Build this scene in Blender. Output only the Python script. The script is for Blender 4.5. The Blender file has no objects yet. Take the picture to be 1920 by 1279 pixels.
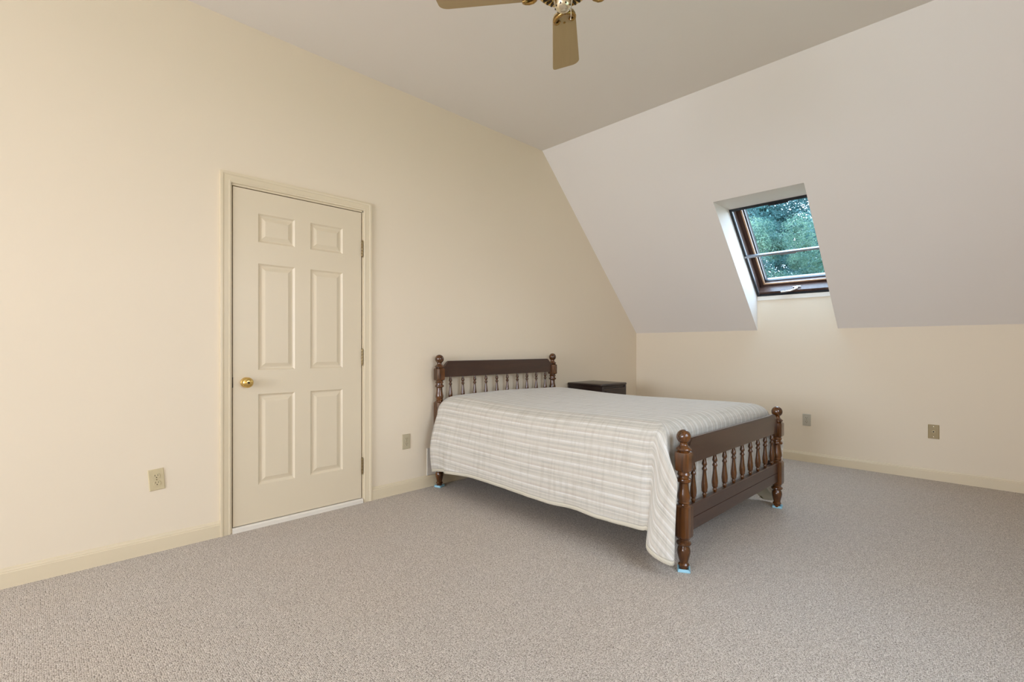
import bpy, bmesh, math, random
from mathutils import Vector, Matrix, noise
R_ = math.radians
sc = bpy.context.scene
C = bpy.data.collections.new('bedroom'); sc.collection.children.link(C)

# ------------------------------------------------------------------ helpers
def tag(o, label=None, cat=None, group=None, kind=None):
    if label: o['label'] = label
    if cat: o['category'] = cat
    if group: o['group'] = group
    if kind: o['kind'] = kind
    return o
def empty(name, loc, rz=0.0):
    o = bpy.data.objects.new(name, None); C.objects.link(o)
    o.location = loc; o.rotation_euler = (0, 0, rz); o.empty_display_size = .1
    return o
def obj(name, bm, mats, parent=None, smooth=None):
    me = bpy.data.meshes.new(name)
    bmesh.ops.recalc_face_normals(bm, faces=bm.faces[:])
    bm.to_mesh(me); bm.free()
    for m in (mats if isinstance(mats, (list, tuple)) else [mats]): me.materials.append(m)
    if smooth is not None:
        for p in me.polygons: p.use_smooth = True
        me.set_sharp_from_angle(angle=R_(smooth))
    o = bpy.data.objects.new(name, me); C.objects.link(o)
    if parent is not None: o.parent = parent
    return o
def struct(name, bm, mats, smooth=None, label=None, cat=None):
    o = obj(name, bm, mats, None, smooth); o['kind'] = 'structure'
    if label: o['label'] = label
    if cat: o['category'] = cat
    return o
def box(bm, x0, x1, y0, y1, z0, z1, bev=0.0, seg=2, mi=0):
    r = bmesh.ops.create_cube(bm, size=1.0)
    M = Matrix.Translation(((x0+x1)/2, (y0+y1)/2, (z0+z1)/2)) @ Matrix.Diagonal((x1-x0, y1-y0, z1-z0, 1))
    bmesh.ops.transform(bm, matrix=M, verts=r['verts'])
    fs = set(f for v in r['verts'] for f in v.link_faces)
    for f in fs: f.material_index = mi
    if bev > 0:
        es = list(set(e for v in r['verts'] for e in v.link_edges))
        bmesh.ops.bevel(bm, geom=es, offset=bev, segments=seg, affect='EDGES', profile=.5)
def prism(bm, poly, axis, a, b, mi=0):
    """poly: 2-D points; extruded along axis 'x' (y,z), 'y' (x,z) or 'z' (x,y)."""
    def P(p, t):
        return {'x': (t, p[0], p[1]), 'y': (p[0], t, p[1]), 'z': (p[0], p[1], t)}[axis]
    A = [bm.verts.new(P(p, a)) for p in poly]; B = [bm.verts.new(P(p, b)) for p in poly]
    n = len(poly); fs = [bm.faces.new(A), bm.faces.new(B[::-1])]
    for i in range(n): fs.append(bm.faces.new((A[i], A[(i+1) % n], B[(i+1) % n], B[i])))
    for f in fs: f.material_index = mi
def lathe(bm, prof, M=Matrix.Identity(4), n=24, mi=0):
    """prof: (r, z) list, closed with caps; M places it."""
    rings = []
    for r, z in prof:
        rings.append([bm.verts.new(M @ Vector((r*math.cos(2*math.pi*k/n), r*math.sin(2*math.pi*k/n), z))) for k in range(n)])
    for a, b in zip(rings, rings[1:]):
        for k in range(n):
            f = bm.faces.new((a[k], a[(k+1) % n], b[(k+1) % n], b[k])); f.material_index = mi
    for rg in (rings[0], rings[-1]):
        f = bm.faces.new(rg); f.material_index = mi
def tube(bm, pts, r, n=8, mi=0):
    pts = [Vector(p) for p in pts]; rings = []
    for i, p in enumerate(pts):
        t = (pts[min(i+1, len(pts)-1)] - pts[max(i-1, 0)]).normalized()
        u = t.orthogonal().normalized() if i == 0 else (u0 - t*u0.dot(t)).normalized()
        u0 = u; w = t.cross(u); rr = r[i] if isinstance(r, (list, tuple)) else r
        rings.append([bm.verts.new(p + (u*math.cos(2*math.pi*k/n) + w*math.sin(2*math.pi*k/n))*rr) for k in range(n)])
    for a, b in zip(rings, rings[1:]):
        for k in range(n):
            f = bm.faces.new((a[k], a[(k+1) % n], b[(k+1) % n], b[k])); f.material_index = mi
    for rg in (rings[0], rings[-1]): bm.faces.new(rg).material_index = mi
def lerp(a, b, t): return a + (b-a)*t
def sstep(a, b, x):
    t = max(0., min(1., (x-a)/(b-a))); return t*t*(3-2*t)
def interp(tab, x):
    if x <= tab[0][0]: return tab[0][1]
    for (x0, y0), (x1, y1) in zip(tab, tab[1:]):
        if x <= x1: return lerp(y0, y1, (x-x0)/(x1-x0))
    return tab[-1][1]

# ------------------------------------------------------------------ materials
class NT:
    def __init__(s, name):
        s.m = bpy.data.materials.new(name); s.m.use_nodes = True
        s.t = s.m.node_tree; s.b = s.t.nodes['Principled BSDF']; s.o = s.t.nodes['Material Output']
    def n(s, typ, **kw):
        nd = s.t.nodes.new('ShaderNode' + typ)
        for k, v in kw.items():
            if k.startswith('_'): setattr(nd, k[1:], v)
            else: nd.inputs[k.replace('__', ' ')].default_value = v
        return nd
    def l(s, a, b): s.t.links.new(a, b)
    def math(s, op, a, b=None):
        nd = s.t.nodes.new('ShaderNodeMath'); nd.operation = op
        for i, v in enumerate((a, b)):
            if v is None: continue
            if isinstance(v, (int, float)): nd.inputs[i].default_value = v
            else: s.l(v, nd.inputs[i])
        return nd.outputs[0]
    def mix(s, f, a, b, bt='MIX'):
        nd = s.t.nodes.new('ShaderNodeMix'); nd.data_type = 'RGBA'; nd.blend_type = bt
        for k, v in ((0, f), (6, a), (7, b)):
            if isinstance(v, (int, float)): nd.inputs[k].default_value = v
            elif isinstance(v, tuple): nd.inputs[k].default_value = (*v, 1)
            else: s.l(v, nd.inputs[k])
        return nd.outputs[2]
    def ramp(s, fac, stops, mode='LINEAR'):
        nd = s.t.nodes.new('ShaderNodeValToRGB'); cr = nd.color_ramp; cr.interpolation = mode
        while len(cr.elements) < len(stops): cr.elements.new(.5)
        for e, (p, c) in zip(cr.elements, stops):
            e.position = p; e.color = (*c, 1) if len(c) == 3 else c
        s.l(fac, nd.inputs[0]); return nd.outputs[0]
    def coord(s, which='Object', scale=(1, 1, 1)):
        tc = s.t.nodes.new('ShaderNodeTexCoord'); mp = s.t.nodes.new('ShaderNodeMapping')
        mp.inputs['Scale'].default_value = scale; s.l(tc.outputs[which], mp.inputs[0]); return mp.outputs[0]
    def bump(s, h, strength=.3, dist=.002):
        b = s.n('Bump', Strength=strength, Distance=dist); s.l(h, b.inputs['Height']); s.l(b.outputs[0], s.b.inputs['Normal'])
    def set(s, **kw):
        for k, v in kw.items():
            s.b.inputs[k.replace('__', ' ')].default_value = (*v, 1) if isinstance(v, tuple) and len(v) == 3 else v
        return s

def paint(name, col, rough=.6, tex=.05, var=.02):
    s = NT(name); s.set(Roughness=rough)
    nz = s.n('TexNoise', Scale=1.3, Detail=2.0); s.l(s.coord(), nz.inputs['Vector'])
    d = tuple(c*(1-var) for c in col)
    s.l(s.mix(nz.outputs[0], col, d), s.b.inputs['Base Color'])
    n2 = s.n('TexNoise', Scale=180.0, Detail=2.0); s.l(s.coord(), n2.inputs['Vector'])
    s.bump(n2.outputs[0], tex, .001)
    return s.m
M_wall = paint('cream_wall_paint', (.805, .70, .545))
M_ceil = paint('white_ceiling_paint', (.845, .79, .735))
M_trim = paint('cream_trim_paint', (.735, .63, .45), .38, .02)
M_sill = paint('pale_sill_paint', (.80, .75, .66), .42, .02)
M_door = paint('cream_door_paint', (.735, .635, .47), .4, .03)

def metal(name, col, rough, metallic=1.0):
    s = NT(name); s.set(Metallic=metallic)
    nz = s.n('TexNoise', Scale=60.0, Detail=3.0); s.l(s.coord(), nz.inputs['Vector'])
    s.l(s.mix(nz.outputs[0], col, tuple(c*.82 for c in col)), s.b.inputs['Base Color'])
    mr = s.n('MapRange'); mr.inputs[3].default_value = rough*.8; mr.inputs[4].default_value = rough*1.3
    s.l(nz.outputs[0], mr.inputs[0]); s.l(mr.outputs[0], s.b.inputs['Roughness'])
    return s.m
M_brass = metal('polished_brass', (.80, .57, .20), .2)
M_antique = metal('antique_brass', (.46, .29, .10), .27)
M_oldbrass = metal('aged_brass', (.30, .22, .11), .38)
M_chrome = metal('chrome', (.78, .78, .80), .16)
M_nickel = metal('pale_brass', (.86, .78, .60), .2)
M_black = metal('black_anodised_metal', (.028, .03, .034), .4, .3)
M_greymet = metal('grey_aluminium', (.40, .42, .46), .35, .7)
M_dark = paint('dark_void', (.012, .01, .008), .8)
def plastic(name, col, rough=.35):
    s = NT(name); s.set(Roughness=rough)
    nz = s.n('TexNoise', Scale=40.0); s.l(s.coord(), nz.inputs['Vector'])
    s.l(s.mix(nz.outputs[0], col, tuple(c*.93 for c in col)), s.b.inputs['Base Color'])
    return s.m
M_ivory = plastic('ivory_plastic', (.62, .52, .32))
M_almond = plastic('almond_plastic', (.50, .43, .29))
M_greyp = plastic('grey_beige_plastic', (.50, .46, .37))
M_tan = plastic('tan_plastic', (.36, .265, .11))
M_whitep = plastic('white_plastic', (.72, .68, .6))
M_slot = plastic('dark_slot', (.045, .03, .012), .7)
M_pad = plastic('pale_blue_foam', (.36, .66, .80), .6)
M_chain = plastic('pale_cord', (.72, .63, .5), .5)

def wood(name, c1, c2, rough=.3, axis='z', scale=1.0, coat=.3, spec=.5):
    s = NT(name); s.set(Roughness=rough)
    st = {'x': (2.5, 38, 38), 'y': (38, 2.5, 38), 'z': (38, 38, 2.5)}[axis]
    v = s.coord('Object', tuple(a*scale for a in st))
    nz = s.n('TexNoise', Scale=1.0, Detail=5.0, Roughness=.6, Distortion=.6); s.l(v, nz.inputs['Vector'])
    n2 = s.n('TexNoise', Scale=2.2, Detail=2.0); s.l(s.coord(), n2.inputs['Vector'])
    f = s.ramp(nz.outputs[0], [(.32, (0, 0, 0)), (.68, (1, 1, 1))])
    c = s.mix(f, c1, c2)
    c = s.mix(s.math('MULTIPLY', n2.outputs[0], .5), c, tuple(x*.6 for x in c1))
    s.l(c, s.b.inputs['Base Color'])
    s.b.inputs['Coat Weight'].default_value = coat; s.b.inputs['Coat Roughness'].default_value = .15
    s.bump(nz.outputs[0], .05, .001)
    return s.m
M_post = wood('turned_maple_stain', (.034, .0105, .0022), (.185, .061, .0085), .2, 'z', 1.0, .5)
M_rail = wood('dark_maple_stain', (.044, .018, .0105), (.064, .027, .015), .33, 'x', 1.0, .25)
M_night = wood('dark_cherry', (.014, .005, .0035), (.026, .009, .0055), .34, 'x', 1.0, .2)
M_blade = wood('tan_fan_blade', (.47, .335, .165), (.52, .375, .19), .42, 'x', .8, .1)
M_pine = wood('weathered_brown_wood', (.085, .045, .034), (.14, .08, .062), .4, 'y', 1.0, .15)
M_pinelt = wood('bare_pine', (.62, .36, .20), (.74, .47, .29), .45, 'y', 1.0, .1)

def carpet():
    s = NT('berber_carpet'); s.set(Roughness=.95); s.b.inputs['Specular IOR Level'].default_value = .12
    s.b.inputs['Sheen Weight'].default_value = .12
    co = s.coord('Object', (1, 1, 1))
    wob = s.n('TexNoise', Scale=26.0, Detail=2.0); s.l(co, wob.inputs['Vector'])
    off = s.n('VectorMath', _operation='MULTIPLY_ADD'); off.inputs[1].default_value = (.005, .004, 0)
    s.l(wob.outputs['Color'], off.inputs[0]); s.l(co, off.inputs[2])
    mp = s.t.nodes.new('ShaderNodeMapping'); mp.inputs['Scale'].default_value = (165, 215, 1); s.l(off.outputs[0], mp.inputs[0])
    vo = s.n('TexVoronoi', Scale=1.0, Randomness=.66, _voronoi_dimensions='2D', _feature='F1'); s.l(mp.outputs[0], vo.inputs['Vector'])
    sep = s.n('SeparateColor'); s.l(vo.outputs['Color'], sep.inputs[0])
    base = s.ramp(sep.outputs[0], [(0, (.53, .475, .42)), (.4, (.66, .60, .535)), (.75, (.735, .675, .61)), (1, (.85, .79, .725))])
    big = s.n('TexNoise', Scale=1.1, Detail=3.0); s.l(co, big.inputs['Vector'])
    f = s.ramp(big.outputs[0], [(.35, (0, 0, 0)), (.7, (1, 1, 1))])
    col = s.mix(s.math('MULTIPLY', f, .35), base, (1.0, .93, .84), 'MULTIPLY')
    edge = s.ramp(vo.outputs['Distance'], [(.22, (1, 1, 1)), (.5, (.80, .78, .76)), (.78, (.32, .29, .265))])  # shade in the gaps between loops, put into the carpet colour
    col = s.mix(1.0, col, edge, 'MULTIPLY')
    tw = s.n('TexNoise', Scale=520.0, Detail=1.0); s.l(co, tw.inputs['Vector'])
    col = s.mix(1.0, col, s.ramp(tw.outputs[0], [(.36, (.72, .69, .66)), (.60, (1.06, 1.06, 1.06))]), 'MULTIPLY')
    s.l(col, s.b.inputs['Base Color'])
    fib = s.n('TexNoise', Scale=420.0, Detail=2.0); s.l(co, fib.inputs['Vector'])
    h = s.math('SUBTRACT', s.math('MULTIPLY', fib.outputs[0], .35), vo.outputs['Distance'])
    s.bump(h, .75, .0035)
    return s.m
M_carpet = carpet()

def fabric():
    s = NT('striped_coverlet_fabric'); s.set(Roughness=.85); s.b.inputs['Specular IOR Level'].default_value = .2
    s.b.inputs['Sheen Weight'].default_value = .25; s.b.inputs['Sheen Roughness'].default_value = .35
    uv = s.n('UVMap', _uv_map='cloth'); sx = s.n('SeparateXYZ'); s.l(uv.outputs[0], sx.inputs[0])
    u, v = sx.outputs[0], sx.outputs[1]
    W = (.70, .68, .635); Bg = (.47, .425, .345); G = (.445, .425, .37); L = (.26, .245, .215); Cr = (.58, .54, .465); Pk = (.53, .455, .385)
    st = [(0, W), (.075, W), (.08, L), (.095, Cr), (.15, Cr), (.16, Bg), (.27, G), (.28, Cr), (.33, Cr), (.335, L), (.35, G), (.43, G), (.44, Cr), (.50, Cr),
          (.51, W), (.58, W), (.585, L), (.60, Pk), (.69, Bg), (.70, Cr), (.76, Cr), (.80, Cr), (.805, L), (.82, G), (.90, G), (.91, Cr), (.955, Cr), (.96, L), (.97, W)]
    fr = s.math('FRACT', s.math('ADD', s.math('DIVIDE', u, .122), 20.0))
    col = s.ramp(fr, st)
    cb = s.n('CombineXYZ'); s.l(s.math('MULTIPLY', u, 5.), cb.inputs[0]); s.l(s.math('MULTIPLY', v, 42.), cb.inputs[1])
    n1 = s.n('TexNoise', Scale=1.0, Detail=3.0, Roughness=.6); s.l(cb.outputs[0], n1.inputs['Vector'])
    cb2 = s.n('CombineXYZ'); s.l(s.math('MULTIPLY', u, 16.), cb2.inputs[0]); s.l(s.math('MULTIPLY', v, 6.), cb2.inputs[1])
    n2 = s.n('TexNoise', Scale=1.0, Detail=2.0); s.l(cb2.outputs[0], n2.inputs['Vector'])
    f1 = s.ramp(n1.outputs[0], [(.36, (.80, .775, .73)), (.52, (1, 1, 1)), (.66, (1.0, .985, .96))])
    col = s.mix(.80, col, f1, 'MULTIPLY')
    f2 = s.ramp(n2.outputs[0], [(.38, (0, 0, 0)), (.66, (1, 1, 1))])
    col = s.mix(s.math('MULTIPLY', f2, .45), col, Cr)
    col = s.mix(.26, col, (.77, .745, .695))
    hm = s.n('UVMap', _uv_map='hem'); sh = s.n('SeparateXYZ'); s.l(hm.outputs[0], sh.inputs[0])
    inhem = s.math('LESS_THAN', sh.outputs[0], .020)
    col = s.mix(inhem, col, (.66, .615, .50))
    seam = s.math('MULTIPLY', s.math('GREATER_THAN', sh.outputs[0], .020), s.math('LESS_THAN', sh.outputs[0], .026))
    col = s.mix(s.math('MULTIPLY', seam, .6), col, (.36, .33, .26))
    s.l(col, s.b.inputs['Base Color'])
    q = s.math('ABSOLUTE', s.math('SINE', s.math('MULTIPLY', u, math.pi/.0153)))
    cb3 = s.n('CombineXYZ'); s.l(s.math('MULTIPLY', u, 26.), cb3.inputs[0]); s.l(s.math('MULTIPLY', v, 60.), cb3.inputs[1])
    n3 = s.n('TexNoise', Scale=1.0, Detail=3.0); s.l(cb3.outputs[0], n3.inputs['Vector'])
    cb4 = s.n('CombineXYZ'); s.l(s.math('MULTIPLY', u, 4.), cb4.inputs[0]); s.l(s.math('MULTIPLY', v, 12.), cb4.inputs[1])
    n4 = s.n('TexNoise', Scale=1.0, Detail=3.0); s.l(cb4.outputs[0], n4.inputs['Vector'])
    h = s.math('ADD', s.math('MULTIPLY', q, .3), s.math('ADD', s.math('MULTIPLY', n3.outputs[0], .8), s.math('MULTIPLY', n4.outputs[0], 1.4)))
    s.bump(h, .55, .004)
    return s.m
M_fabric = fabric()
def lining():
    s = NT('leaf_print_lining'); s.set(Roughness=.9)
    vo = s.n('TexVoronoi', Scale=14.0); s.l(s.coord('Object', (1, 1, .6)), vo.inputs['Vector'])
    f = s.ramp(vo.outputs['Distance'], [(.20, (.17, .15, .06)), (.30, (.60, .55, .42))])
    s.l(f, s.b.inputs['Base Color']); return s.m
M_lining = lining()
def glass(name, tint):
    s = NT(name); s.t.nodes.remove(s.b)
    tr = s.n('BsdfTransparent'); tr.inputs[0].default_value = (*tint, 1)
    gl = s.n('BsdfGlossy', Roughness=.02); gl.inputs[0].default_value = (.9, .95, 1, 1)
    fr = s.n('Fresnel', IOR=1.45); mx = s.n('MixShader')
    gm = s.t.nodes.new('ShaderNodeNewGeometry')
    s.l(s.math('MULTIPLY', fr.outputs[0], s.math('SUBTRACT', 1.0, gm.outputs['Backfacing'])), mx.inputs[0]); s.l(tr.outputs[0], mx.inputs[1]); s.l(gl.outputs[0], mx.inputs[2]); s.l(mx.outputs[0], s.o.inputs[0])
    return s.m
M_glass = glass('tinted_glass', (.91, .97, .98)); M_clear = glass('clear_glass', (.97, .97, .95))
def leaves(name, c1, c2):
    s = NT(name); s.set(Roughness=.6)
    nz = s.n('TexNoise', Scale=.9, Detail=4.0, Roughness=.7); s.l(s.coord(), nz.inputs['Vector'])
    f = s.ramp(nz.outputs[0], [(.36, c1), (.64, c2)])
    s.l(f, s.b.inputs['Base Color'])
    t = s.n('BsdfTranslucent'); s.l(f, t.inputs[0]); mx = s.n('MixShader'); mx.inputs[0].default_value = .4
    s.l(s.b.outputs[0], mx.inputs[1]); s.l(t.outputs[0], mx.inputs[2]); s.l(mx.outputs[0], s.o.inputs[0])
    return s.m

# ------------------------------------------------------------------ room shell  (corner of the two seen walls is the origin; room in x<0, y<0)
H, K, RUN = 3.081, 1.295, 1.763          # ceiling height, knee wall height, run of the slope
XL, YB = -10.2, -4.03                    # far left wall, wall behind the camera
WY0, WY1 = -1.4305, -2.1445              # skylight well, side faces
def zs(x): return K - x*(H-K)/RUN        # height of the slope's inner face
bm = bmesh.new(); box(bm, XL-.2, .2, YB-.2, .2, -.15, 0); struct('floor', bm, M_carpet, label='beige grey looped berber carpet floor')
DX0, DX1, DZ1 = -4.5515, -3.7005, 2.090  # door opening
bm = bmesh.new()
top = H+.05
prism(bm, [(XL-.15, 0), (DX0, 0), (DX0, top), (XL-.15, top)], 'y', 0, .06)
prism(bm, [(DX0, DZ1), (DX1, DZ1), (DX1, top), (DX0, top)], 'y', 0, .06)
prism(bm, [(DX1, 0), (.15, 0), (.15, K), (0, K), (-RUN, H), (-RUN, top), (DX1, top)], 'y', 0, .06)
prism(bm, [(XL-.15, 0), (.3, 0), (.3, 1.6), (-RUN+.3, top), (XL-.15, top)], 'y', .06, .2)
struct('wall_left', bm, M_wall, label='cream gable wall holding the door')
bm = bmesh.new()
box(bm, 0, .15, YB-.15, 0.0, 0, K)
prism(bm, [(0, K), (.15, K), (.15, 1.70), (0.03, 1.70), (0, 1.648)], 'y', WY1, WY0)
struct('wall_right', bm, M_wall, label='low cream knee wall under the sloped ceiling')
t = .30*math.sqrt(2)
full = [(0, K), (-RUN, H), (-RUN, H+t), (.15, K+t-.15), (.15, K)]
bm = bmesh.new()
prism(bm, full, 'y', YB-.15, WY1); prism(bm, full, 'y', WY0, 0.06)
zt = 2.405; xa = -(zt-K)*RUN/(H-K)
prism(bm, [(xa, zt), (-RUN, H), (-RUN, H+t), (K+t-zt-.02, zt+.02), (K+t-zt-.06, zt)], 'y', WY1, WY0)
struct('ceiling_slope', bm, M_ceil, label='white sloped ceiling with the skylight well')
bm = bmesh.new(); box(bm, XL-.15, -RUN, YB-.15, 0.06, H, H+.15)
struct('ceiling', bm, M_ceil, label='flat white ceiling above the fan')
# walls behind the camera, each with a window
def wall_hole(bm, axis, a, b, lo, hi, z1, h0, h1, hz0, hz1):
    for (p0, p1, q0, q1) in ((lo, h0, 0, z1), (h1, hi, 0, z1), (h0, h1, 0, hz0), (h0, h1, hz1, z1)):
        if axis == 'x': box(bm, a, b, p0, p1, q0, q1)
        else: box(bm, p0, p1, a, b, q0, q1)
W2 = (-3.5, -.9, .75, 2.30)           # window in the far left wall  (y0, y1, z0, z1)
W3 = (-4.6, -2.9, 1.0, 2.3)             # window in the wall behind the camera (x0, x1, z0, z1)
bm = bmesh.new(); wall_hole(bm, 'x', XL-.15, XL, YB-.15, .06, H+.05, *W2); struct('wall_far_left', bm, M_wall, label='cream end wall to the left of the camera')
bm = bmesh.new(); wall_hole(bm, 'y', YB-.15, YB, XL-.15, .15, H+.05, *W3); struct('wall_back', bm, M_wall, label='cream wall behind the camera')
def plain_window(name, axis, at, a0, a1, z0, z1, label):
    bm = bmesh.new(); w = .05
    def bx(p0, p1, q0, q1, d0=.03, d1=.11):
        if axis == 'x': box(bm, at-d1, at-d0, p0, p1, q0, q1)
        else: box(bm, p0, p1, at-d1, at-d0, q0, q1)
    bx(a0, a1, z0, z0+w); bx(a0, a1, z1-w, z1); bx(a0, a0+w, z0+w, z1-w); bx(a1-w, a1, z0+w, z1-w)
    am = (a0+a1)/2; bx(am-w/2, am+w/2, z0+w, z1-w)
    r = struct(name, bm, M_sill, label=label)
    bm = bmesh.new()
    for p0, p1 in ((a0+w, am-w/2), (am+w/2, a1-w)):
        if axis == 'x': box(bm, at-.074, at-.068, p0, p1, z0+w, z1-w)
        else: box(bm, p0, p1, at-.074, at-.068, z0+w, z1-w)
    obj('pane', bm, M_clear, r)
plain_window('window_2', 'x', XL, *W2, 'wide white window in the end wall left of the camera')
plain_window('window_3', 'y', YB, *W3, 'wide white window in the wall behind the camera')

# baseboards: moulded profile (distance from the wall, height)
BP = [(0, 0), (.0135, 0), (.0135, .070), (.0105, .0735), (.0105, .078), (.006, .083), (.0045, .090), (0, .092)]
bm = bmesh.new()
prism(bm, [(-d, z) for d, z in BP], 'x', XL, -4.612); prism(bm, [(-d, z) for d, z in BP], 'x', -3.636, 0)
struct('baseboard_left', bm, M_trim, label='cream baseboard along the door wall')
bm = bmesh.new(); prism(bm, [(-d, z) for d, z in BP], 'y', YB, -.0135); struct('baseboard_right', bm, M_trim, label='cream baseboard along the knee wall')
bm = bmesh.new(); prism(bm, [(XL+d, z) for d, z in BP], 'y', YB, -.0135); struct('baseboard_far_left', bm, M_trim)
bm = bmesh.new(); prism(bm, [(YB+d, z) for d, z in BP], 'x', XL+.0135, -.0135); struct('baseboard_back', bm, M_trim)

# ------------------------------------------------------------------ door
CX0, CX1, CZ = -4.612, -3.636, 2.160     # outer edges of the casing
prof = [(0, 0), (0, .017), (.008, .0185), (.016, .0165), (.020, .0135), (.034, .0125), (.046, .011), (.050, .0125), (.056, .0115), (.0605, .009), (.0605, 0)]
bm = bmesh.new(); rows = []
for (ox, oz, dx, dz) in ((CX0, 0, 1, 0), (CX0, CZ, 1, -1), (CX1, CZ, -1, -1), (CX1, 0, -1, 0)):
    rows.append([bm.verts.new((ox + dx*w, -d, oz + dz*w*1.0)) for w, d in prof])
for a, b in zip(rows, rows[1:]):
    for k in range(len(prof)-1): bm.faces.new((a[k], a[k+1], b[k+1], b[k]))
    bm.faces.new((a[0], b[0], b[-1], a[-1]))
bm.faces.new(rows[0]); bm.faces.new(rows[-1])
struct('trim_1', bm, M_trim, 25, label='cream moulded casing around the door')
bm = bmesh.new()   # jamb
for x0, x1 in ((CX0+.058, DX0+.0045), (DX1-.0045, CX1-.058)): box(bm, x0, x1, -.002, .0595, 0, DZ1+.006)
box(bm, CX0+.058, CX1-.058, -.002, .0595, DZ1-.003, DZ1+.009)
struct('trim_2', bm, M_trim, label='cream door jamb inside the casing')
bm = bmesh.new(); prism(bm, [(-.018, 0), (.058, 0), (.058, .030), (-.006, .030), (-.012, .0265), (-.018, .022)], 'x', DX0+.0046, DX1-.0046)
struct('trim_3', bm, M_sill, 30, label='white door threshold strip')

SX0, SX1, SZ0, SZ1 = -4.5410, -3.7125, .0345, 2.0815
panels = [(-4.400, -4.178, 1.768, 1.945), (-4.077, -3.852, 1.768, 1.945), (-4.400, -4.178, .974, 1.635), (-4.077, -3.852, .974, 1.635),
          (-4.396, -4.176, .262, .824), (-4.075, -3.851, .262, .824)]
bm = bmesh.new(); yf = -.0005
xs = sorted({SX0, SX1, -4.400, -4.178, -4.077, -3.852}); zsn = sorted({SZ0, SZ1, 1.768, 1.945, .974, 1.635, .262, .824})
g = {(x, z): bm.verts.new((x, yf, z)) for x in xs for z in zsn}
pn = [(a if a in (-4.400, -4.077) else (-4.400 if i % 2 == 0 else -4.077), b if b in (-4.178, -3.852) else (-4.178 if i % 2 == 0 else -3.852), c, d) for i, (a, b, c, d) in enumerate(panels)]
for i in range(len(xs)-1):
    for j in range(len(zsn)-1):
        q = [(xs[i], zsn[j]), (xs[i+1], zsn[j]), (xs[i+1], zsn[j+1]), (xs[i], zsn[j+1])]
        hit = [p for p in pn if abs(p[0]-q[0][0]) < 1e-6 and abs(p[1]-q[1][0]) < 1e-6 and p[2]-1e-6 <= q[0][1] and q[2][1] <= p[3]+1e-6]
        if not hit: bm.faces.new([g[k] for k in q]); continue
        a, b, c, d = hit[0]; ring = [g[k] for k in q]
        for ins, dep in ((.003, .0035), (.010, .0095), (.016, .0105), (.024, .0085), (.040, .0022), (.043, .0015)):
            nr = [bm.verts.new((x, yf+dep, z)) for x, z in ((a+ins, c+ins), (b-ins, c+ins), (b-ins, d-ins), (a+ins, d-ins))]
            for k in range(4): bm.faces.new((ring[k], ring[(k+1) % 4], nr[(k+1) % 4], nr[k]))
            ring = nr
        bm.faces.new(ring)
bmesh.ops.remove_doubles(bm, verts=bm.verts[:], dist=1e-6)
bk = [bm.verts.new((x, .0345, z)) for x, z in ((SX0, SZ0), (SX1, SZ0), (SX1, SZ1), (SX0, SZ1))]
bm.faces.new(bk)
for edge in ([g[(x, SZ0)] for x in xs], [g[(x, SZ1)] for x in xs]):
    kk = (0, 1) if edge[0].co.z < 1 else (3, 2); bm.faces.new(edge + [bk[kk[1]], bk[kk[0]]])
for edge in ([g[(SX0, z)] for z in zsn], [g[(SX1, z)] for z in zsn]):
    kk = (0, 3) if edge[0].co.x < -4 else (1, 2); bm.faces.new(edge + [bk[kk[1]], bk[kk[0]]])
door = struct('door_1', bm, M_door, label='closed cream six panel door with brass knob', cat='door')
# knob: axis towards the room (-y)
RX = Matrix.Rotation(R_(90), 4, 'X')     # local z -> -y
kb = bmesh.new()
KX = Matrix.Translation((-4.4695, 0, .901)) @ RX
lathe(kb, [(.001, -.002), (.029, -.002), (.0315, .001), (.0305, .005), (.025, .0085), (.0145, .011), (.0125, .015), (.0135, .019), (.021, .0225), (.0285, .0275), (.0318, .034), (.0310, .041), (.0265, .0475), (.0195, .0515), (.0175, .0522), (.0172, .0545), (.0155, .0558), (.0085, .0560), (.0078, .0545), (.001, .0545)], KX, 36)
kn = obj('door_knob', kb, M_brass, door, 40); tag(kn, 'round brass knob')
kb = bmesh.new(); lathe(kb, [(.001, .0540), (.0068, .0540), (.0068, .0562), (.001, .0566)], KX, 16)
obj('keyhole', kb, M_slot, kn)
for z in (1.824, 1.046, .264):
    hb = bmesh.new(); hx = -3.7082
    for k in range(5):
        z0 = z-.055+k*.022; lathe(hb, [(.001, z0+.0008), (.0058, z0+.0008), (.0062, z0+.003), (.0062, z0+.019), (.0058, z0+.0212), (.001, z0+.0212)], Matrix.Translation((hx, -.0068, 0)), 12)
    for zz, s_ in ((z+.055, 1), (z-.055, -1)): lathe(hb, [(.0045, zz), (.005, zz+.003*s_), (.002, zz+.007*s_)], Matrix.Translation((hx, -.0068, 0)), 12)
    obj('hinge', hb, M_oldbrass, door, 40)
hb = bmesh.new(); box(hb, -4.5455, -4.5405, -.0025, .02, .872, .934); obj('latch_plate', hb, M_slot, door)

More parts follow.
